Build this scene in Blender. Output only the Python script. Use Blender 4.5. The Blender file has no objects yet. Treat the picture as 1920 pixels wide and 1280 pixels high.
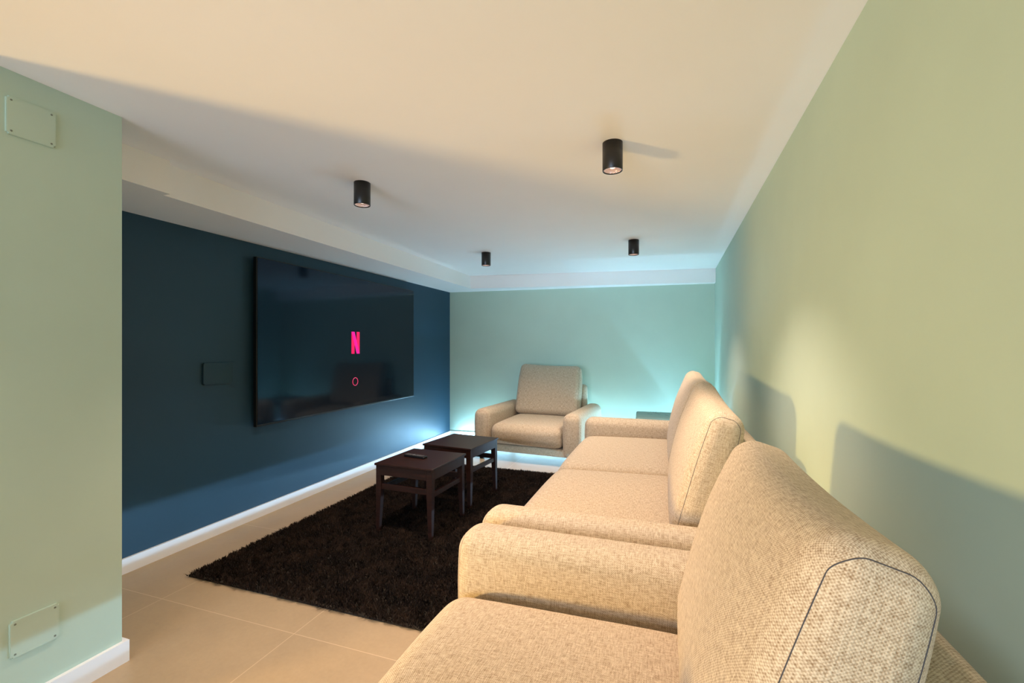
import bpy, bmesh, math, random
import numpy as np
from mathutils import Vector, Matrix
random.seed(4); rng = np.random.default_rng(7)
PI = math.pi
SC = bpy.context.scene
COL = SC.collection

# ------------------------------------------------------------------ camera
FPX, VPX, HOR, CAMH = 840.0, 1248.0, 649.0, 1.2
TH = math.atan((VPX - 960) / FPX)
cd = bpy.data.cameras.new('camera')
cam = bpy.data.objects.new('camera', cd); COL.objects.link(cam)
cd.sensor_width = 36; cd.lens = FPX / 1920 * 36
cd.shift_y = (HOR - 640) / 1920
cd.clip_start = 0.02; cd.clip_end = 100
cam.location = (0, 0, CAMH)
cam.rotation_euler = (PI / 2, 0, TH)
SC.camera = cam

# ------------------------------------------------------------------ colour management, world
SC.view_settings.view_transform = 'Standard'
SC.view_settings.look = 'None'
SC.view_settings.gamma = 1
SC.view_settings.exposure = 0.03
SC.view_settings.use_curve_mapping = False
w = bpy.data.worlds.new('world'); SC.world = w; w.use_nodes = True
w.node_tree.nodes['Background'].inputs[0].default_value = (1.0, 0.93, 0.82, 1)
w.node_tree.nodes['Background'].inputs[1].default_value = 0.02

# ------------------------------------------------------------------ lights
WARM = (1.0, 0.74, 0.60)
COOL = (0.33, 0.67, 1.0)
def area(name, loc, rot, sx, sy, power, col):
    l = bpy.data.lights.new(name, 'AREA'); l.shape = 'RECTANGLE'
    l.size = sx; l.size_y = sy; l.energy = power; l.color = col
    o = bpy.data.objects.new(name, l); COL.objects.link(o)
    o.location = loc; o.rotation_euler = rot
    return o
def aim(o, d): o.rotation_euler = Vector(d).to_track_quat('-Z', 'Y').to_euler()
# broad warm lamp standing in the opening left of the camera (casts the ceiling and cushion-back shadows)
o = area('opening_lamp', (-3.2, -0.70, 0.42), (0, 0, 0), 0.28, 0.28, 37, (1.0, 0.64, 0.22)); aim(o, (0.76, 0.64, 0.02)); o.data.spread = math.radians(97)
# cool LED strips lying on the floor: behind the pieces along the right wall, and along the end wall
o = area('right_strip_up', (0.462, 2.95, 0.012), (PI, 0, 0), 0.02, 4.9, 5, COOL)
o = area('right_strip_side', (0.452, 3.5, 0.016), (0, 0, 0), 0.02, 3.8, 70, COOL); o.rotation_euler = (0, PI / 2, 0)
o = area('end_strip_up', (-1.15, 5.395, 0.012), (PI - 0.45, 0, math.radians(3.9)), 2.8, 0.02, 33, COOL)
o = area('end_strip_side', (-1.15, 5.385, 0.016), (-PI / 2, 0, math.radians(3.9)), 2.8, 0.02, 64, COOL)
# added wide fill light behind the viewer, evens out the room's brightness
o = area('rear_fill_light', (-1.2, -3.0, 1.15), (0, 0, 0), 2.4, 1.5, 36, (0.60, 0.76, 1.0)); aim(o, (0.06, 1, 0.06)); o.data.spread = math.radians(75)

# ------------------------------------------------------------------ helpers
def tag(o, label=None, cat=None, group=None, kind=None):
    if label: o['label'] = label
    if cat: o['category'] = cat
    if group: o['group'] = group
    if kind: o['kind'] = kind
    return o
def empty(name, loc, rz=0.0, label=None, cat=None, group=None):
    o = bpy.data.objects.new(name, None); COL.objects.link(o)
    o.location = loc; o.rotation_euler = (0, 0, rz); o.empty_display_size = 0.1
    return tag(o, label, cat, group)
def link_mesh(name, verts, faces, mat, parent=None, smooth=False, uv=None):
    me = bpy.data.meshes.new(name)
    me.from_pydata([tuple(v) for v in verts], [], faces)
    if uv is not None:
        ul = me.uv_layers.new(name='UVMap')
        ul.data.foreach_set('uv', np.asarray(uv, dtype=np.float32).ravel())
    me.materials.append(mat)
    if smooth: me.polygons.foreach_set('use_smooth', [True] * len(me.polygons))
    me.update()
    o = bpy.data.objects.new(name, me); COL.objects.link(o)
    if parent: o.parent = parent
    return o
def bm_obj(name, bm, mat, parent=None, smooth=False, bevel=0.0, seg=2):
    if bevel > 0:
        bmesh.ops.bevel(bm, geom=bm.edges[:], offset=bevel, segments=seg, affect='EDGES', profile=0.5)
    bmesh.ops.recalc_face_normals(bm, faces=bm.faces[:])
    me = bpy.data.meshes.new(name); bm.to_mesh(me); bm.free()
    me.materials.append(mat)
    if smooth:
        for p in me.polygons: p.use_smooth = True
    o = bpy.data.objects.new(name, me); COL.objects.link(o)
    if parent: o.parent = parent
    return o
def add_box(bm, x0, x1, y0, y1, z0, z1):
    m = Matrix.Translation(((x0 + x1) / 2, (y0 + y1) / 2, (z0 + z1) / 2)) @ Matrix.Diagonal((x1 - x0, y1 - y0, z1 - z0, 1))
    bmesh.ops.create_cube(bm, size=1, matrix=m)
def box(name, b, mat, parent=None, bevel=0.0, seg=2, smooth=False):
    bm = bmesh.new(); add_box(bm, *b)
    return bm_obj(name, bm, mat, parent, smooth, bevel, seg)
def prism(name, pts, z0, z1, mat, parent=None):
    n = len(pts)
    v = [(x, y, z0) for x, y in pts] + [(x, y, z1) for x, y in pts]
    f = [list(range(n))[::-1], list(range(n, 2 * n))] + [[i, (i + 1) % n, n + (i + 1) % n, n + i] for i in range(n)]
    bm = bmesh.new(); vs = [bm.verts.new(p) for p in v]
    for q in f: bm.faces.new([vs[i] for i in q])
    return bm_obj(name, bm, mat, parent)
def tube(name, pts, r, mat, parent=None, closed=True, n=6):
    P = [Vector(p) for p in pts]; N = len(P); V = []; F = []
    for i in range(N):
        a = P[(i - 1) % N] if closed or i > 0 else P[i]; b = P[(i + 1) % N] if closed or i < N - 1 else P[i]
        t = (b - a).normalized()
        up = Vector((0.3, 0.2, 0.93)) if abs(t.z) < 0.9 else Vector((1, 0.1, 0))
        s = t.cross(up).normalized(); u = s.cross(t)
        V += [P[i] + r * (math.cos(2 * PI * k / n) * s + math.sin(2 * PI * k / n) * u) for k in range(n)]
    for i in range(N if closed else N - 1):
        j = (i + 1) % N
        for k in range(n):
            F.append([i * n + k, i * n + (k + 1) % n, j * n + (k + 1) % n, j * n + k])
    return link_mesh(name, V, F, mat, parent, True)

# ------------------------------------------------------------------ materials
def s2l(c): return tuple(((v / 255) / 12.92 if v / 255 <= 0.04045 else ((v / 255 + 0.055) / 1.055) ** 2.4) for v in c)
def mat(name, rgb, rough=0.5, metal=0.0, spec=0.5):
    m = bpy.data.materials.new(name); m.use_nodes = True
    b = m.node_tree.nodes['Principled BSDF']
    b.inputs['Base Color'].default_value = (*s2l(rgb), 1)
    b.inputs['Roughness'].default_value = rough; b.inputs['Metallic'].default_value = metal
    b.inputs['Specular IOR Level'].default_value = spec
    return m
def N(m, t, **kw):
    n = m.node_tree.nodes.new(t)
    for k, v in kw.items():
        if k in n.inputs: n.inputs[k].default_value = v
        else: setattr(n, k, v)
    return n
def L(m, a, b): m.node_tree.links.new(a, b)
def B(m): return m.node_tree.nodes['Principled BSDF']
def paint(name, rgb, rough=0.75, amt=0.06, bump=0.04, scale=260, spec=0.3):
    m = mat(name, rgb, rough, spec=spec)
    tc = N(m, 'ShaderNodeTexCoord')
    n1 = N(m, 'ShaderNodeTexNoise', Scale=3.0, Detail=4.0); L(m, tc.outputs['Object'], n1.inputs['Vector'])
    mr = N(m, 'ShaderNodeMapRange'); mr.inputs['To Min'].default_value = 1 - amt; mr.inputs['To Max'].default_value = 1 + amt
    L(m, n1.outputs['Fac'], mr.inputs['Value'])
    mx = N(m, 'ShaderNodeVectorMath', operation='SCALE'); mx.inputs[0].default_value = s2l(rgb)
    L(m, mr.outputs['Result'], mx.inputs['Scale']); L(m, mx.outputs[0], B(m).inputs['Base Color'])
    n2 = N(m, 'ShaderNodeTexNoise', Scale=float(scale), Detail=3.0); L(m, tc.outputs['Object'], n2.inputs['Vector'])
    bp = N(m, 'ShaderNodeBump', Strength=bump, Distance=0.002); L(m, n2.outputs['Fac'], bp.inputs['Height'])
    L(m, bp.outputs['Normal'], B(m).inputs['Normal'])
    return m
M_green = paint('sage_green_paint', (183, 203, 186), 0.8)
M_blue = paint('dark_teal_paint', (33, 65, 84), 0.5, bump=0.10, scale=90, spec=0.4)
M_ceil = paint('ceiling_paint', (243, 241, 238), 0.85, amt=0.02)
M_white = paint('white_trim_paint', (236, 238, 240), 0.4, amt=0.01, bump=0.01)
M_plate = paint('plate_paint', (183, 203, 186), 0.45, bump=0.02)
M_plateb = paint('dark_plate_paint', (36, 63, 77), 0.35, bump=0.02)
M_screw = mat('screw', (120, 130, 118), 0.4, 0.4)
M_black = mat('black_lacquer', (22, 19, 16), 0.38)
M_lens = mat('lens', (190, 165, 160), 0.15)
M_rubber = mat('black_plastic', (14, 14, 15), 0.35)
M_button = mat('grey_rubber', (95, 92, 92), 0.5)
M_metal = mat('dark_metal', (45, 42, 40), 0.35, 0.8)

def fabric(name, light, dark, grey=1.0):
    m = mat(name, light, 0.95, spec=0.15)
    uv = N(m, 'ShaderNodeUVMap')
    sep = N(m, 'ShaderNodeSeparateXYZ')
    nz = N(m, 'ShaderNodeTexNoise', Scale=60.0, Detail=2.0); L(m, uv.outputs[0], nz.inputs['Vector'])
    off = N(m, 'ShaderNodeVectorMath', operation='MULTIPLY_ADD'); L(m, nz.outputs['Color'], off.inputs[0])
    off.inputs[1].default_value = (0.0035, 0.0035, 0); L(m, uv.outputs[0], off.inputs[2]); L(m, off.outputs[0], sep.inputs[0])
    def sn(sock, per):
        a = N(m, 'ShaderNodeMath', operation='MULTIPLY'); a.inputs[1].default_value = 2 * PI / per; L(m, sock, a.inputs[0])
        s = N(m, 'ShaderNodeMath', operation='SINE'); L(m, a.outputs[0], s.inputs[0]); return s
    su, sv = sn(sep.outputs[0], 0.0058), sn(sep.outputs[1], 0.0058)
    pr = N(m, 'ShaderNodeMath', operation='MULTIPLY'); L(m, su.outputs[0], pr.inputs[0]); L(m, sv.outputs[0], pr.inputs[1])
    wv = N(m, 'ShaderNodeMapRange'); wv.inputs['From Min'].default_value = -1; L(m, pr.outputs[0], wv.inputs['Value'])
    # yarn streaks running both ways
    def streak(sc):
        mp = N(m, 'ShaderNodeMapping'); mp.inputs['Scale'].default_value = sc; L(m, uv.outputs[0], mp.inputs['Vector'])
        n = N(m, 'ShaderNodeTexNoise', Scale=1.0, Detail=3.0, Roughness=0.65); L(m, mp.outputs[0], n.inputs['Vector']); return n
    a, b = streak((300, 38, 1)), streak((38, 260, 1))
    ad = N(m, 'ShaderNodeMath', operation='ADD'); L(m, a.outputs['Fac'], ad.inputs[0]); L(m, b.outputs['Fac'], ad.inputs[1])
    sm = N(m, 'ShaderNodeMath', operation='MULTIPLY_ADD'); L(m, wv.outputs['Result'], sm.inputs[0]); sm.inputs[1].default_value = 0.42; L(m, ad.outputs[0], sm.inputs[2])
    mr = N(m, 'ShaderNodeMapRange', clamp=True); mr.inputs['From Min'].default_value = 0.84; mr.inputs['From Max'].default_value = 1.46; L(m, sm.outputs[0], mr.inputs['Value'])
    mx = N(m, 'ShaderNodeMix', data_type='RGBA'); mx.inputs[6].default_value = (*s2l(dark), 1); mx.inputs[7].default_value = (*s2l(light), 1)
    L(m, mr.outputs['Result'], mx.inputs[0]); L(m, mx.outputs[2], B(m).inputs['Base Color'])
    bp = N(m, 'ShaderNodeBump', Strength=0.55, Distance=0.0015); L(m, sm.outputs[0], bp.inputs['Height']); L(m, bp.outputs['Normal'], B(m).inputs['Normal'])
    B(m).inputs['Sheen Weight'].default_value = 0.15; B(m).inputs['Sheen Roughness'].default_value = 0.6
    return m
M_fab = fabric('beige_weave', (216, 200, 172), (138, 113, 82))
M_seam = mat('seam_thread', (72, 70, 72), 0.8)
M_seam2 = mat('seam_thread_beige', (150, 124, 106), 0.9)

def floor_mat():
    m = mat('floor_tiles', (176, 160, 138), 0.38)
    tc = N(m, 'ShaderNodeTexCoord'); sep = N(m, 'ShaderNodeSeparateXYZ'); L(m, tc.outputs['Object'], sep.inputs[0])
    def line(sock, off):
        a = N(m, 'ShaderNodeMath', operation='SUBTRACT'); a.inputs[1].default_value = off; L(m, sock, a.inputs[0])
        d = N(m, 'ShaderNodeMath', operation='DIVIDE'); d.inputs[1].default_value = 0.797; L(m, a.outputs[0], d.inputs[0])
        f = N(m, 'ShaderNodeMath', operation='ROUND'); L(m, d.outputs[0], f.inputs[0])
        s = N(m, 'ShaderNodeMath', operation='SUBTRACT'); L(m, d.outputs[0], s.inputs[0]); L(m, f.outputs[0], s.inputs[1])
        ab = N(m, 'ShaderNodeMath', operation='ABSOLUTE'); L(m, s.outputs[0], ab.inputs[0])
        lt = N(m, 'ShaderNodeMath', operation='LESS_THAN'); lt.inputs[1].default_value = 0.0019; L(m, ab.outputs[0], lt.inputs[0])
        fl = N(m, 'ShaderNodeMath', operation='FLOOR'); L(m, d.outputs[0], fl.inputs[0])
        return lt, fl
    lx, fx = line(sep.outputs[0], -2.265); ly, fy = line(sep.outputs[1], 1.475)
    g = N(m, 'ShaderNodeMath', operation='MAXIMUM'); L(m, lx.outputs[0], g.inputs[0]); L(m, ly.outputs[0], g.inputs[1])
    cmb = N(m, 'ShaderNodeCombineXYZ'); L(m, fx.outputs[0], cmb.inputs[0]); L(m, fy.outputs[0], cmb.inputs[1])
    wn = N(m, 'ShaderNodeTexWhiteNoise'); L(m, cmb.outputs[0], wn.inputs['Vector'])
    n1 = N(m, 'ShaderNodeTexNoise', Scale=2.6, Detail=8.0, Roughness=0.62); L(m, tc.outputs['Object'], n1.inputs['Vector'])
    n2 = N(m, 'ShaderNodeTexNoise', Scale=55.0, Detail=5.0, Roughness=0.7); L(m, tc.outputs['Object'], n2.inputs['Vector'])
    s1 = N(m, 'ShaderNodeMath', operation='MULTIPLY_ADD'); L(m, n1.outputs['Fac'], s1.inputs[0]); s1.inputs[1].default_value = 0.42; s1.inputs[2].default_value = 0.64
    s2 = N(m, 'ShaderNodeMath', operation='MULTIPLY_ADD'); L(m, n2.outputs['Fac'], s2.inputs[0]); s2.inputs[1].default_value = 0.24; L(m, s1.outputs[0], s2.inputs[2])
    s3 = N(m, 'ShaderNodeMath', operation='MULTIPLY_ADD'); L(m, wn.outputs['Value'], s3.inputs[0]); s3.inputs[1].default_value = 0.05; L(m, s2.outputs[0], s3.inputs[2])
    vm = N(m, 'ShaderNodeVectorMath', operation='SCALE'); vm.inputs[0].default_value = s2l((170, 150, 119)); L(m, s3.outputs[0], vm.inputs['Scale'])
    mx = N(m, 'ShaderNodeMix', data_type='RGBA'); L(m, g.outputs[0], mx.inputs[0]); L(m, vm.outputs[0], mx.inputs[6]); mx.inputs[7].default_value = (*s2l((200, 178, 146)), 1)
    L(m, mx.outputs[2], B(m).inputs['Base Color'])
    r = N(m, 'ShaderNodeMath', operation='MULTIPLY_ADD'); L(m, n2.outputs['Fac'], r.inputs[0]); r.inputs[1].default_value = 0.2; r.inputs[2].default_value = 0.32
    L(m, r.outputs[0], B(m).inputs['Roughness'])
    bp = N(m, 'ShaderNodeBump', Strength=0.25, Distance=0.002); bp.invert = True; L(m, g.outputs[0], bp.inputs['Height']); L(m, bp.outputs['Normal'], B(m).inputs['Normal'])
    return m
M_floor = floor_mat()

def wood_mat():
    m = mat('dark_stained_wood', (44, 30, 24), 0.34, spec=0.28)
    tc = N(m, 'ShaderNodeTexCoord'); mp = N(m, 'ShaderNodeMapping'); mp.inputs['Scale'].default_value = (8, 70, 70); L(m, tc.outputs['Object'], mp.inputs['Vector'])
    n = N(m, 'ShaderNodeTexNoise', Scale=1.0, Detail=4.0); L(m, mp.outputs[0], n.inputs['Vector'])
    mx = N(m, 'ShaderNodeMix', data_type='RGBA'); L(m, n.outputs['Fac'], mx.inputs[0]); mx.inputs[6].default_value = (*s2l((20, 12, 8)), 1); mx.inputs[7].default_value = (*s2l((54, 29, 21)), 1)
    L(m, mx.outputs[2], B(m).inputs['Base Color'])
    return m
M_wood = wood_mat()
def rug_mat(name, a, b):
    m = mat(name, a, 0.9, spec=0.2)
    tc = N(m, 'ShaderNodeTexCoord'); n = N(m, 'ShaderNodeTexNoise', Scale=150.0, Detail=2.0); L(m, tc.outputs['Object'], n.inputs['Vector'])
    n2 = N(m, 'ShaderNodeTexNoise', Scale=9.0, Detail=3.0); L(m, tc.outputs['Object'], n2.inputs['Vector'])
    ad = N(m, 'ShaderNodeMath', operation='MULTIPLY_ADD'); L(m, n2.outputs['Fac'], ad.inputs[0]); ad.inputs[1].default_value = 0.8; L(m, n.outputs['Fac'], ad.inputs[2])
    mr = N(m, 'ShaderNodeMapRange', clamp=True); mr.inputs['From Min'].default_value = 0.7; mr.inputs['From Max'].default_value = 1.15; L(m, ad.outputs[0], mr.inputs['Value'])
    mx = N(m, 'ShaderNodeMix', data_type='RGBA'); L(m, mr.outputs['Result'], mx.inputs[0]); mx.inputs[6].default_value = (*s2l(a), 1); mx.inputs[7].default_value = (*s2l(b), 1)
    L(m, mx.outputs[2], B(m).inputs['Base Color']); return m
M_pile = rug_mat('dark_brown_pile', (11, 8, 6), (52, 38, 27))
M_back = mat('rug_backing', (38, 32, 22), 0.9)

# ------------------------------------------------------------------ the room
ZC, ZS = 2.07, 1.915
XL, XN, YN0, YN1 = -2.71, -1.955, 0.69, 1.13
def xr(y): return 0.466 + 0.0114 * y
BL, BR = (XL, 5.36), (xr(5.58), 5.58)
def struct(o): o['kind'] = 'structure'; return o
T = 0.15
struct(box('floor', (-4.3, 1.2, -3.3, 6.2, -0.1, 0.0), M_floor))
struct(box('ceiling', (-4.3, 1.2, -3.3, 6.2, ZC, ZC + 0.12), M_ceil))
struct(prism('wall_right', [(xr(-3.2), -3.2), (xr(6), 6.0), (xr(6) + T, 6.0), (xr(-3.2) + T, -3.2)], 0, ZC, M_green))
dx, dy = BR[0] - BL[0], BR[1] - BL[1]
e0 = (BL[0] - 0.1, BL[1] - 0.1 * dy / dx); e1 = (BR[0] + 0.002, BR[1])
struct(prism('wall_back', [e0, e1, (e1[0], e1[1] + T), (e0[0], e0[1] + T)], 0, ZC, M_green))
struct(box('wall_left', (XL - T, XL, YN1, 5.37, 0, ZC), M_blue))
struct(box('wall_near_left', (XL - T, XN, YN0, YN1, 0, ZC), M_green))
struct(box('wall_rear', (-4.2, xr(-3.1), -3.2, -3.1, 0, ZC), M_green))
struct(box('wall_far_left', (-4.2, -4.1, -3.1, YN0, 0, ZC), M_green))
struct(box('wall_passage', (-4.2, XL - T, YN0, YN0 + T, 0, ZC), M_green))
# dropped bulkheads under the ceiling: along the dark wall and across the end wall
y47 = 1.472
struct(prism('trim_1', [(XL, YN1), (-2.203, YN1), (-2.203, y47), (XL, y47)], ZS, ZC, M_ceil))
def fx(y): return -2.250 - 0.010 * (y - 1.47)
FL, FR = (fx(5.08), 5.08), (xr(5.47), 5.47)
struct(prism('trim_2', [(XL, y47), (fx(y47), y47), FL, FR, (BR[0], BR[1]), (BL[0], BL[1])], ZS, ZC, M_ceil))
# baseboards
def bboard(name, pts_in, pts_out):
    return struct(prism(name, pts_in + pts_out[::-1], 0, 0.08, M_white))
bboard('baseboard_left', [(XL, YN1), (XL, BL[1])], [(XL + 0.014, YN1), (XL + 0.014, BL[1] + 0.001)])
bboard('baseboard_back', [(XL + 0.014, BL[1] + 0.001), (BR[0] - 0.015, BR[1] - 0.001)], [(XL + 0.014, BL[1] - 0.013), (BR[0] - 0.015, BR[1] - 0.015)])
bboard('baseboard_right', [(xr(-3), -3), (xr(5.56), 5.56)], [(xr(-3) - 0.014, -3), (xr(5.56) - 0.014, 5.56)])
bm = bmesh.new(); add_box(bm, XN, XN + 0.016, YN0, YN1 + 0.016, 0, 0.08); add_box(bm, XL + 0.015, XN, YN1, YN1 + 0.016, 0, 0.08)
struct(bm_obj('baseboard_near_left', bm, M_white))

# ------------------------------------------------------------------ cover plates
def cover_plate(x, y0, y1, z0, z1, label, pm, screws, th=0.006):
    t = empty('cover_plate', (x, (y0 + y1) / 2, (z0 + z1) / 2), 0, label, 'cover plate')
    hy, hz = (y1 - y0) / 2, (z1 - z0) / 2
    bm = bmesh.new(); add_box(bm, 0, th, -hy, hy, -hz, hz)
    es = [e for e in bm.edges if abs((e.verts[0].co - e.verts[1].co).x) > 1e-4]
    bmesh.ops.bevel(bm, geom=es, offset=0.006, segments=3, affect='EDGES')
    es = [e for e in bm.edges if e.verts[0].co.x > th - 1e-5 and e.verts[1].co.x > th - 1e-5]
    bmesh.ops.bevel(bm, geom=es, offset=0.0015, segments=2, affect='EDGES')
    bm_obj('plate', bm, pm, t)
    if screws:
        for sy in (-1, 1):
            for sz in (-1, 1):
                bm = bmesh.new()
                m = Matrix.Translation((th, sy * (hy - 0.012), sz * (hz - 0.012))) @ Matrix.Rotation(PI / 2, 4, 'Y')
                bmesh.ops.create_cone(bm, cap_ends=True, segments=16, radius1=0.0034, radius2=0.0028, depth=0.002, matrix=m)
                add_box(bm, th + 0.0008, th + 0.0013, sy * (hy - 0.012) - 0.0022, sy * (hy - 0.012) + 0.0022, sz * (hz - 0.012) - 0.0004, sz * (hz - 0.012) + 0.0004)
                bm_obj('screw', bm, M_screw, t)
    return t
cover_plate(XN, 0.811, 0.933, 1.867, 1.988, 'square sage green cover plate with four screws high on the left wall near the ceiling', M_plate, True)
cover_plate(XN, 0.820, 0.942, 0.212, 0.331, 'square sage green cover plate with four screws low on the left wall above the baseboard', M_plate, True)
cover_plate(XL, 1.996, 2.196, 0.960, 1.096, 'dark blank rectangular cover plate on the dark blue wall left of the television', M_plateb, False, 0.014)

# ------------------------------------------------------------------ television
def tv():
    y0, y1, z0, z1 = 2.337, 4.365, 0.645, 1.817
    cy, cz = (y0 + y1) / 2, (z0 + z1) / 2; hy, hz = (y1 - y0) / 2, (z1 - z0) / 2
    xf = -2.65
    t = empty('television', (XL, cy, cz), 0, 'large black flat television on the dark blue wall showing a pink letter', 'television')
    d = xf - XL
    box('casing', (0.028, d - 0.003, -hy, hy, -hz, hz), M_rubber, t, 0.003)
    box('wall_mount', (0.0, 0.028, -0.35, 0.35, -0.22, 0.22), M_metal, t, 0.004)
    ms = mat('screen_glass', (4, 8, 13), 0.09, spec=0.34)
    b = B(ms); b.inputs['Specular Tint'].default_value = (0.50, 0.72, 1.0, 1); b.inputs['Emission Color'].default_value = (0.16, 0.42, 0.8, 1); b.inputs['Emission Strength'].default_value = 0.007
    sc = box('screen', (d - 0.003, d, -hy + 0.008, hy - 0.008, -hz + 0.014, hz - 0.008), ms, t)
    def em(name, c, s=1.0):
        m = mat(name, (0, 0, 0), 0.3); b = B(m); b.inputs['Emission Color'].default_value = (*s2l(c), 1); b.inputs['Emission Strength'].default_value = s; return m
    e1, e2, e3 = em('logo_pink', (255, 0, 92)), em('logo_magenta', (255, 0, 160)), em('ring_pink', (240, 60, 110))
    # letter N: rows measured on the screen plane
    def Y(px):
        k = (px - 960) / FPX; dd = xf / (k * math.cos(TH) - math.sin(TH)); return dd * (k * math.sin(TH) + math.cos(TH)) - cy, dd
    ya, dd = Y(659.0); yb, _ = Y(674.2); zt = CAMH - (621.5 - HOR) * dd / FPX - cz; zb = CAMH - (663.0 - HOR) * dd / FPX - cz
    wst = (yb - ya) * 0.37
    def quad(name, pts, m, x, par):
        vs = [(x, a, b) for a, b in pts] + [(x + 0.0006, a, b) for a, b in pts]
        bm = bmesh.new(); V = [bm.verts.new(v) for v in vs]; n = len(pts)
        bm.faces.new(V[:n][::-1]); bm.faces.new(V[n:])
        for i in range(n): bm.faces.new([V[i], V[(i + 1) % n], V[n + (i + 1) % n], V[n + i]])
        return bm_obj(name, bm, m, par)
    bm = bmesh.new()
    for a in (ya, yb - wst): add_box(bm, d, d + 0.0006, a, a + wst, zb, zt)
    lt = bm_obj('letter', bm, e1, sc)
    quad('letter_diagonal', [(ya, zt), (ya + wst, zt), (yb, zb), (yb - wst, zb)], e2, d + 0.0006, sc)
    yc, dd = Y(666.0); zc = CAMH - (715 - HOR) * dd / FPX - cz; r = 7.2 * dd / FPX
    tube('loading_ring', [(d + 0.001, yc + r * math.cos(a), zc + r * math.sin(a)) for a in np.linspace(0, 2 * PI, 49)[:-1]], 0.0028, e3, sc)
tv()

# ------------------------------------------------------------------ ceiling spotlights
def spot_fixture():
    t = empty('ceiling_spotlight', (0, 0, ZC))
    R, H = 0.0425, 0.12
    bm = bmesh.new(); n = 48
    prof = [(0.0, 0), (R, 0), (R, -H + 0.002), (R - 0.001, -H), (R - 0.003, -H), (R - 0.004, -H + 0.008), (R - 0.004, -H + 0.02), (0.0, -H + 0.02)]
    rings = []
    for (r, z) in prof:
        rings.append([bm.verts.new((r * math.cos(2 * PI * k / n), r * math.sin(2 * PI * k / n), z)) for k in range(n)] if r > 0 else [bm.verts.new((0, 0, z))])
    for a, b in zip(rings, rings[1:]):
        for k in range(n):
            k2 = (k + 1) % n
            if len(a) == 1: bm.faces.new([a[0], b[k], b[k2]])
            elif len(b) == 1: bm.faces.new([a[k], a[k2], b[0]])
            else: bm.faces.new([a[k], a[k2], b[k2], b[k]])
    h = bm_obj('housing', bm, M_black, t)
    for p in h.data.polygons: p.use_smooth = abs(p.normal.z) < 0.5
    # faceted reflector dish with a small lamp in the middle
    m = mat('reflector', (215, 190, 182), 0.18, 0.85)
    tc = N(m, 'ShaderNodeTexCoord'); vo = N(m, 'ShaderNodeTexVoronoi', Scale=260.0); L(m, tc.outputs['Object'], vo.inputs['Vector'])
    bp = N(m, 'ShaderNodeBump', Strength=0.8, Distance=0.003); L(m, vo.outputs['Distance'], bp.inputs['Height']); L(m, bp.outputs['Normal'], B(m).inputs['Normal'])
    B(m).inputs['Emission Color'].default_value = (1, 0.72, 0.62, 1); B(m).inputs['Emission Strength'].default_value = 0.22
    bm = bmesh.new(); prof = [(R - 0.005, -H + 0.004), (R - 0.008, -H + 0.010), (0.024, -H + 0.016), (0.012, -H + 0.0185)]
    rings = [[bm.verts.new((r * math.cos(2 * PI * k / n), r * math.sin(2 * PI * k / n), z)) for k in range(n)] for r, z in prof]
    for a, b in zip(rings, rings[1:]):
        for k in range(n): bm.faces.new([a[k], a[(k + 1) % n], b[(k + 1) % n], b[k]])
    bm_obj('reflector', bm, m, t, True)
    mb = mat('bulb', (255, 225, 205), 0.3); B(mb).inputs['Emission Color'].default_value = (1, 0.8, 0.65, 1); B(mb).inputs['Emission Strength'].default_value = 1.2
    bm = bmesh.new(); bmesh.ops.create_uvsphere(bm, u_segments=20, v_segments=10, radius=0.012, matrix=Matrix.Translation((0, 0, -H + 0.016)) @ Matrix.Diagonal((1, 1, 0.45, 1)))
    bm_obj('bulb', bm, mb, t, True)
    return t
def copy_tree(o, parent=None):
    c = o.copy(); COL.objects.link(c); c.parent = parent
    for ch in list(o.children): copy_tree(ch, c)
    return c
sp0 = spot_fixture()
spots = [(-1.53, 2.00, 'black cylinder ceiling spotlight nearest the television and the left wall', 106),
         (-0.215, 1.955, 'black cylinder ceiling spotlight, the largest and nearest one, above the sofa', 106),
         (-1.58, 3.865, 'black cylinder ceiling spotlight at the far end, above the tables side', 106),
         (-0.248, 3.80, 'black cylinder ceiling spotlight at the far end, near the right wall', 104),
         (-1.53, 0.12, 'black cylinder ceiling spotlight behind the viewer on the left', 30),
         (-0.20, 0.12, 'black cylinder ceiling spotlight behind the viewer on the right', 30)]
for i, (x, y, lb, pw) in enumerate(spots):
    o = sp0 if i == 0 else copy_tree(sp0)
    o.location = (x, y, ZC); tag(o, lb, 'spotlight', 'ceiling spotlights')
    l = bpy.data.lights.new(['near_beam', 'far_beam', 'rear_beam'][i // 2], 'SPOT'); l.energy = pw; l.color = WARM
    l.spot_size = math.radians(105); l.spot_blend = 0.9; l.shadow_soft_size = 0.03
    lo = bpy.data.objects.new(l.name, l); COL.objects.link(lo); lo.location = (x, y, ZC - 0.123)

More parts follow.
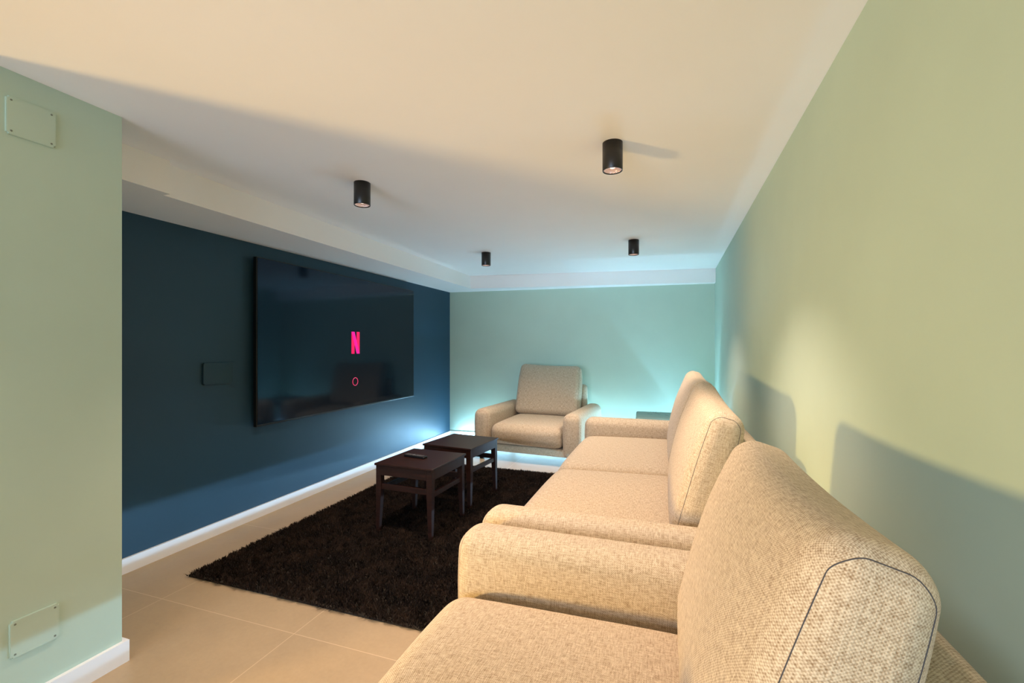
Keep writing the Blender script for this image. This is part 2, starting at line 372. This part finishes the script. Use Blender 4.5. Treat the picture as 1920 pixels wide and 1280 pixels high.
# ------------------------------------------------------------------ upholstery
class RB:
    """rounded box; surface given per face by arc-length coordinates, so the weave runs evenly over the edges"""
    FACES = [(0, 1), (0, -1), (1, 1), (1, -1), (2, 1), (2, -1)]
    def __init__(s, size, r, flat=0.0, deform=None):
        s.h = np.array(size) / 2; s.r = min(r, min(s.h) * 0.999); s.inn = s.h - s.r; s.flat = flat; s.deform = deform
    def grid(s, ax):
        i = s.inn[ax]; q = s.r * PI / 4
        n = max(4, int(2 * i / 0.035)); m = 7
        return np.concatenate([np.linspace(-i - q, -i, m)[:-1], np.linspace(-i, i, n), np.linspace(i, i + q, m)[1:]])
    def pos(s, face, a, b):
        ax, sg = face; u, v = [(1, 2), (2, 0), (0, 1)][ax]
        d = np.zeros((len(a), 3)); p = np.zeros((len(a), 3)); d[:, ax] = sg; p[:, ax] = sg * s.inn[ax]
        for c, t in ((u, a), (v, b)):
            i = s.inn[c]; ex = np.clip(np.abs(t) - i, 0, None) / s.r
            d[:, c] = np.sign(t) * np.tan(np.clip(ex, 0, PI / 4)); p[:, c] = np.clip(t, -i, i)
        dn = d / np.linalg.norm(d, axis=1)[:, None]
        off = dn.copy()
        if s.flat:
            lo = dn[:, 2] < 0
            xy = np.linalg.norm(dn[:, :2], axis=1) + 1e-9; zz = np.abs(dn[:, 2]) + 1e-9
            cyl = np.empty_like(dn); big = xy >= zz
            cyl[:, :2] = np.where(big[:, None], dn[:, :2] / xy[:, None], dn[:, :2] / zz[:, None])
            cyl[:, 2] = np.where(big, -zz / xy, -1.0)
            off[lo] = (1 - s.flat) * dn[lo] + s.flat * cyl[lo]
        p = p + s.r * off
        return s.deform(p) if s.deform else p
    def mesh(s, name, m, parent, loc=(0, 0, 0)):
        V = []; F = []; UV = []; base = 0
        for k, f in enumerate(s.FACES):
            u, v = [(1, 2), (2, 0), (0, 1)][f[0]]
            ga, gb = s.grid(u), s.grid(v); A, Bq = np.meshgrid(ga, gb, indexing='ij')
            P = s.pos(f, A.ravel(), Bq.ravel()); V.append(P); na, nb = len(ga), len(gb)
            for i in range(na - 1):
                for j in range(nb - 1):
                    q = [base + i * nb + j, base + (i + 1) * nb + j, base + (i + 1) * nb + j + 1, base + i * nb + j + 1]
                    uvq = [(A[i, j], Bq[i, j]), (A[i + 1, j], Bq[i + 1, j]), (A[i + 1, j + 1], Bq[i + 1, j + 1]), (A[i, j + 1], Bq[i, j + 1])]
                    if f[1] < 0: q = q[::-1]; uvq = uvq[::-1]
                    F.append(q); UV += [(x + k * 1.37, y + k * 0.71) for x, y in uvq]
            base += na * nb
        V = np.concatenate(V) + np.array(loc)
        # weld the face borders so that shading is continuous
        key = np.round(V * 2e4).astype(np.int64); _, idx, inv = np.unique(key, axis=0, return_index=True, return_inverse=True)
        inv = inv.ravel(); V2 = V[idx]; F = [[int(inv[i]) for i in q] for q in F]
        return link_mesh(name, V2, F, m, parent, True, UV)
    def seam(s, face, parent, loc=(0, 0, 0), r=0.0009, frac=0.98, rad=0.045, m=None):
        u, v = [(1, 2), (2, 0), (0, 1)][face[0]]
        A = s.grid(u)[-1] * frac; Bh = s.grid(v)[-1] * frac; rad = min(rad, A * 0.8, Bh * 0.8)
        pts = []
        for cx, cy, a0 in ((A - rad, Bh - rad, 0), (-A + rad, Bh - rad, 90), (-A + rad, -Bh + rad, 180), (A - rad, -Bh + rad, 270)):
            for q in np.linspace(a0, a0 + 90, 9): pts.append((cx + rad * math.cos(math.radians(q)), cy + rad * math.sin(math.radians(q))))
        full = []
        for p, q in zip(pts, pts[1:] + pts[:1]):
            n = max(1, int(math.dist(p, q) / 0.012))
            full += [(p[0] + (q[0] - p[0]) * t / n, p[1] + (q[1] - p[1]) * t / n) for t in range(n)]
        a = np.array([p[0] for p in full]); b = np.array([p[1] for p in full])
        P = s.pos(face, a, b) + np.array(loc)
        return tube('seam', [tuple(p) for p in P], r, m or M_seam, parent)

ARM_W, ARM_H = 0.185, 0.535
def seating(name, seats, seat_w, loc, rz, label, cat, th=0.155, dyb=0.0, D=1.13, seat_h=0.395, zb=0.13, ends=((0, 0),), lean=15.5, taper=0.03):
    """local frame: x across, y from the front (0) to the back (D), z up; ends = height change of each back cushion's two top corners"""
    t = empty(name, loc, rz, label, cat)
    W = seats * seat_w + 2 * ARM_W
    RB((W - 0.03, D - 0.10, 0.08), 0.02).mesh('base', M_fab, t, (0, D / 2, zb + 0.035))
    for sx in (-1, 1):
        def dfm(p, sx=sx):
            q = p.copy(); zt = np.clip(p[:, 2] / 0.22, -1, 1)
            q[:, 0] += np.sign(p[:, 0]) * 0.006 * (1 - zt ** 2)
            q[:, 1] += -0.010 * (1 - zt ** 2) * (p[:, 1] < -0.3)
            return q
        rb = RB((ARM_W - 0.006, D - 0.03, ARM_H - zb), 0.072, 0.75, dfm)
        lc = (sx * (W / 2 - ARM_W / 2), (D - 0.03) / 2 + 0.01, (ARM_H + zb) / 2)
        a = rb.mesh('armrest', M_fab, t, lc); rb.seam((1, -1), a, lc, 0.0010, 0.98, 0.02, M_seam2)
    rb = RB((W - 2 * ARM_W + 0.03, 0.135, 0.75 - zb), 0.045, 0.7)
    rb.mesh('back_frame', M_fab, t, (0, D - 0.068, (0.75 + zb) / 2))
    for k in range(seats):
        cx = (k - (seats - 1) / 2) * seat_w
        w, d, h = seat_w - 0.010, D - 0.27, 0.22
        def dfm(p, w=w, d=d):
            q = p.copy(); u = np.clip(p[:, 0] / (w / 2), -1, 1); v = np.clip(p[:, 1] / (d / 2), -1, 1)
            top = np.clip(p[:, 2] / 0.11, 0, 1)
            q[:, 2] += top * (0.018 * (1 - u ** 4) * (1 - v ** 4) + 0.008 * v - 0.004)
            q[:, 1] -= 0.022 * (1 - u ** 4) * (v < -0.8) * (1 - (p[:, 2] / 0.13) ** 2)
            return q
        rb = RB((w, d, h), 0.085, 0.3, dfm)
        lc = (cx, d / 2 + 0.012, seat_h - h / 2)
        rb.mesh('seat_cushion', M_fab, t, lc)
        w2, hh = seat_w - 0.018, 0.60
        la = math.radians(lean); e0, e1 = ends[k % len(ends)]
        def dfb(p, w2=w2, th=th, hh=hh, la=la, e0=e0, e1=e1):
            q = p.copy(); u = np.clip(p[:, 0] / (w2 / 2), -1, 1); v = np.clip(p[:, 2] / (hh / 2), -1, 1); vt = np.clip(v, 0, 1)
            q[:, 1] += np.sign(p[:, 1]) * 0.030 * (1 - u ** 4) * (1 - v ** 2) * np.clip(np.abs(p[:, 1]) / (th / 2), 0, 1)
            q[:, 1] *= 1 - 0.16 * vt ** 2
            q[:, 2] += vt * (0.012 * u ** 2 + e0 * (1 - u) / 2 + e1 * (1 + u) / 2)
            q[:, 0] *= 1 - taper * vt ** 2
            c, s_ = math.cos(la), math.sin(la)
            y, z = q[:, 1].copy(), q[:, 2].copy()
            q[:, 1] = y * c + z * s_; q[:, 2] = -y * s_ + z * c
            return q
        rb = RB((w2, th, hh), 0.060, 0.0, dfb)
        lc = (cx, D - 0.228 + dyb, 0.690)
        a = rb.mesh('back_cushion', M_fab, t, lc)
        rb.seam((0, 1), a, lc); rb.seam((0, -1), a, lc)
    for sx in (-1, 1):
        for y in (0.09, D - 0.09):
            box('foot', (sx * (W / 2 - 0.07) - 0.02, sx * (W / 2 - 0.07) + 0.02, y - 0.02, y + 0.02, 0.0, zb), M_metal, t, 0.003)
    return t, W
XF = -0.722   # front of the two pieces along the right wall
R90 = -PI / 2  # local +y (towards the back) points to world +x
seating('armchair', 1, 0.80, (XF, 1.625 - 0.585, 0), R90, 'beige woven armchair nearest the viewer in the bottom right corner, beside the sofa', 'armchair', D=1.155, th=0.165, dyb=-0.017, lean=17.0, seat_h=0.365, ends=((-0.054, -0.042),))
seating('sofa', 2, 1.155, (XF, (1.655 + 4.335) / 2, 0), R90, 'long beige woven two-seat sofa standing along the right wall', 'sofa', D=1.155, dyb=-0.045, ends=((0.0, -0.012), (-0.012, -0.050)))
seating('armchair', 1, 0.80, (-1.365, 4.335, 0), math.radians(-4.5), 'beige woven armchair at the far end facing the viewer in front of the end wall', 'armchair', D=1.04, zb=0.10, ends=((-0.005, -0.025),), taper=0.06)

# ------------------------------------------------------------------ low tables
def low_table():
    t = empty('side_table', (0, 0, 0))
    wx, wy, H = 0.43, 0.45, 0.441
    box('table_top', (-wx / 2, wx / 2, -wy / 2, wy / 2, H - 0.014, H), M_wood, t, 0.003)
    ox, oy, lw = wx / 2 - 0.008, wy / 2 - 0.008, 0.038
    bm = bmesh.new(); a0, a1 = H - 0.074, H - 0.0145
    for s in (-1, 1):
        add_box(bm, -ox + lw, ox - lw, min(s * oy, s * (oy - 0.02)), max(s * oy, s * (oy - 0.02)), a0, a1)
        add_box(bm, min(s * ox, s * (ox - 0.02)), max(s * ox, s * (ox - 0.02)), -oy + lw, oy - lw, a0, a1)
    bm_obj('apron', bm, M_wood, t)
    for sx in (-1, 1):
        for sy in (-1, 1):
            bm = bmesh.new(); ov = []
            for z, w in ((a1, lw), (0.27, lw), (0.0, 0.024)):
                x0, x1 = sorted((sx * ox, sx * (ox - w))); y0, y1 = sorted((sy * oy, sy * (oy - w)))
                ov.append([bm.verts.new(c) for c in ((x0, y0, z), (x1, y0, z), (x1, y1, z), (x0, y1, z))])
            for a, b in zip(ov, ov[1:]):
                for k in range(4): bm.faces.new([a[k], a[(k + 1) % 4], b[(k + 1) % 4], b[k]])
            bm.faces.new(ov[0]); bm.faces.new(ov[-1][::-1])
            bm_obj('leg', bm, M_wood, t, bevel=0.0015, seg=1)
    for s in (-1, 1):
        box('stretcher', (-ox + lw - 0.002, ox - lw + 0.002, min(s * (oy - 0.009), s * (oy - 0.029)), max(s * (oy - 0.009), s * (oy - 0.029)), 0.275, 0.310), M_wood, t, 0.001, 1)
        box('stretcher', (min(s * (ox - 0.009), s * (ox - 0.029)), max(s * (ox - 0.009), s * (ox - 0.029)), -oy + lw - 0.002, oy - lw + 0.002, 0.255, 0.285), M_wood, t, 0.001, 1)
    return t
t1 = low_table(); t2 = copy_tree(t1)
t1.location = (-1.548, 2.652, 0.009); t1.rotation_euler.z = math.radians(-2.5)
t2.location = (-1.535, 3.243, 0.009); t2.rotation_euler.z = math.radians(-6)
tag(t1, 'dark brown wooden low side table with a remote control on top, the nearer one', 'side table', 'pair of dark low tables')
tag(t2, 'dark wooden low side table with empty top, standing behind the nearer table', 'side table', 'pair of dark low tables')

# remote control on the nearer table
r = empty('remote_control', (-1.60, 2.655, 0.45), math.radians(-8), 'small black remote control lying on the nearer dark table', 'remote control')
box('body', (-0.085, 0.085, -0.021, 0.021, 0.0, 0.015), M_rubber, r, 0.004, 3)
bt = None
for i in range(9):
    for j in range(3):
        if 3 <= i <= 4: continue
        if bt is None:
            bt = box('button', (-0.0042, 0.0042, -0.0034, 0.0034, 0, 0.0016), M_button, r, 0.0005, 1); c = bt
        else:
            c = bt.copy(); COL.objects.link(c); c.parent = r
        c.location = (-0.072 + i * 0.0165, (j - 1) * 0.0115, 0.0148)
bm = bmesh.new(); bmesh.ops.create_cone(bm, cap_ends=True, segments=24, radius1=0.012, radius2=0.011, depth=0.002, matrix=Matrix.Translation((-0.014, 0, 0.0158)))
bm_obj('navigation_ring', bm, M_button, r)

# ------------------------------------------------------------------ far stool
def stool():
    top = paint('grey_green_top', (130, 158, 152), 0.6, amt=0.15, bump=0.1)
    t = empty('stool', (-0.085, 5.035, 0), math.radians(3), 'low grey-green square stool with dark marks in the far right corner behind the sofa arm', 'stool')
    RB((0.44, 0.44, 0.05), 0.022).mesh('seat', top, t, (0, 0, 0.445))
    bm = bmesh.new()
    for s in (-1, 1):
        add_box(bm, -0.18, 0.18, s * 0.185 - 0.01, s * 0.185 + 0.01, 0.37, 0.422); add_box(bm, s * 0.185 - 0.01, s * 0.185 + 0.01, -0.18, 0.18, 0.37, 0.422)
    bm_obj('apron', bm, M_black, t)
    for sx in (-1, 1):
        for sy in (-1, 1):
            box('leg', (sx * 0.185 - 0.018, sx * 0.185 + 0.018, sy * 0.185 - 0.018, sy * 0.185 + 0.018, 0, 0.422), M_black, t, 0.003)
    seat = [c for c in t.children if c.name.startswith('seat')][0]
    # dark drawn strokes on the top
    bm = bmesh.new()
    for (x0, y0, x1, y1, wd) in ((-0.06, 0.20, -0.065, 0.15, .006), (-0.035, 0.20, -0.035, 0.10, .007), (-0.0, 0.205, -0.02, 0.13, .008), (-0.02, 0.13, 0.03, 0.02, .010), (0.04, 0.20, 0.07, 0.15, .006), (-0.10, 0.05, -0.05, 0.0, .006), (0.08, 0.0, 0.12, -0.08, .008)):
        d = Vector((x1 - x0, y1 - y0, 0)); n = Vector((-d.y, d.x, 0)).normalized() * wd / 2
        a, b = Vector((x0, y0, 0.4702)), Vector((x1, y1, 0.4702)); up = Vector((0, 0, 0.0008))
        lo = [bm.verts.new(q) for q in (a - n, b - n * .4, b + n * .4, a + n)]; hi = [bm.verts.new(v.co + up) for v in lo]
        bm.faces.new(lo[::-1]); bm.faces.new(hi)
        for k in range(4): bm.faces.new([lo[k], lo[(k + 1) % 4], hi[(k + 1) % 4], hi[k]])
    bm_obj('drawn_marks', bm, M_rubber, seat)
stool()

# ------------------------------------------------------------------ shag rug
def rug():
    x0, x1, y0, y1 = -2.355, -0.80, 1.655, 4.08
    t = empty('shag_rug', ((x0 + x1) / 2, (y0 + y1) / 2, 0), 0, 'dark brown shag pile rug on the tiled floor under the two low tables', 'rug')
    hx, hy = (x1 - x0) / 2, (y1 - y0) / 2
    box('backing', (-hx + 0.006, hx - 0.006, -hy + 0.006, hy - 0.006, 0.0, 0.009), M_back, t, 0.002)
    n = 190000
    bx = rng.uniform(-hx, hx, n); by = rng.uniform(-hy, hy, n)
    ang = rng.uniform(0, 2 * PI, n) + 0.0; ln = rng.uniform(0.016, 0.030, n); lean = rng.uniform(0.15, 1.15, n)
    clump = np.sin(bx * 41 + 2 * np.sin(by * 37)) + np.cos(by * 47 + 2 * np.sin(bx * 33)); ang = ang * 0.35 + clump * 2.2
    dxv = np.cos(ang) * np.sin(lean) * ln; dyv = np.sin(ang) * np.sin(lean) * ln; dz = np.cos(lean) * ln
    ex = np.clip((np.abs(bx) - hx + 0.02) / 0.02, 0, 1) * np.sign(bx); ey = np.clip((np.abs(by) - hy + 0.02) / 0.02, 0, 1) * np.sign(by)
    dxv = dxv * 0.9 + ex * ln * 0.45; dyv = dyv * 0.9 + ey * ln * 0.45; dz = dz * (1 - 0.45 * np.maximum(np.abs(ex), np.abs(ey)))
    wa = rng.uniform(0, PI, n); wd = rng.uniform(0.0012, 0.0022, n); wx, wy = np.cos(wa) * wd, np.sin(wa) * wd
    z0 = np.full(n, 0.006)
    V = np.stack([np.stack([bx - wx, by - wy, z0], 1), np.stack([bx + wx, by + wy, z0], 1),
                  np.stack([bx + dxv * .4 + wx, by + dyv * .4 + wy, z0 + dz * .62], 1), np.stack([bx + dxv * .4 - wx, by + dyv * .4 - wy, z0 + dz * .62], 1),
                  np.stack([bx + dxv, by + dyv, z0 + dz], 1)], 1).reshape(-1, 3)
    me = bpy.data.meshes.new('pile'); me.vertices.add(len(V)); me.vertices.foreach_set('co', V.ravel())
    i = np.arange(n) * 5
    loops = np.stack([i, i + 1, i + 2, i + 3, i + 3, i + 2, i + 4], 1).ravel()
    me.loops.add(len(loops)); me.loops.foreach_set('vertex_index', loops)
    st = np.stack([np.arange(n) * 7, np.arange(n) * 7 + 4], 1).ravel(); tot = np.tile([4, 3], n)
    me.polygons.add(2 * n); me.polygons.foreach_set('loop_start', st); me.polygons.foreach_set('loop_total', tot)
    me.materials.append(M_pile); me.update(calc_edges=True); me.validate()
    o = bpy.data.objects.new('pile', me); COL.objects.link(o); o.parent = t; o['kind'] = 'stuff'
rug()
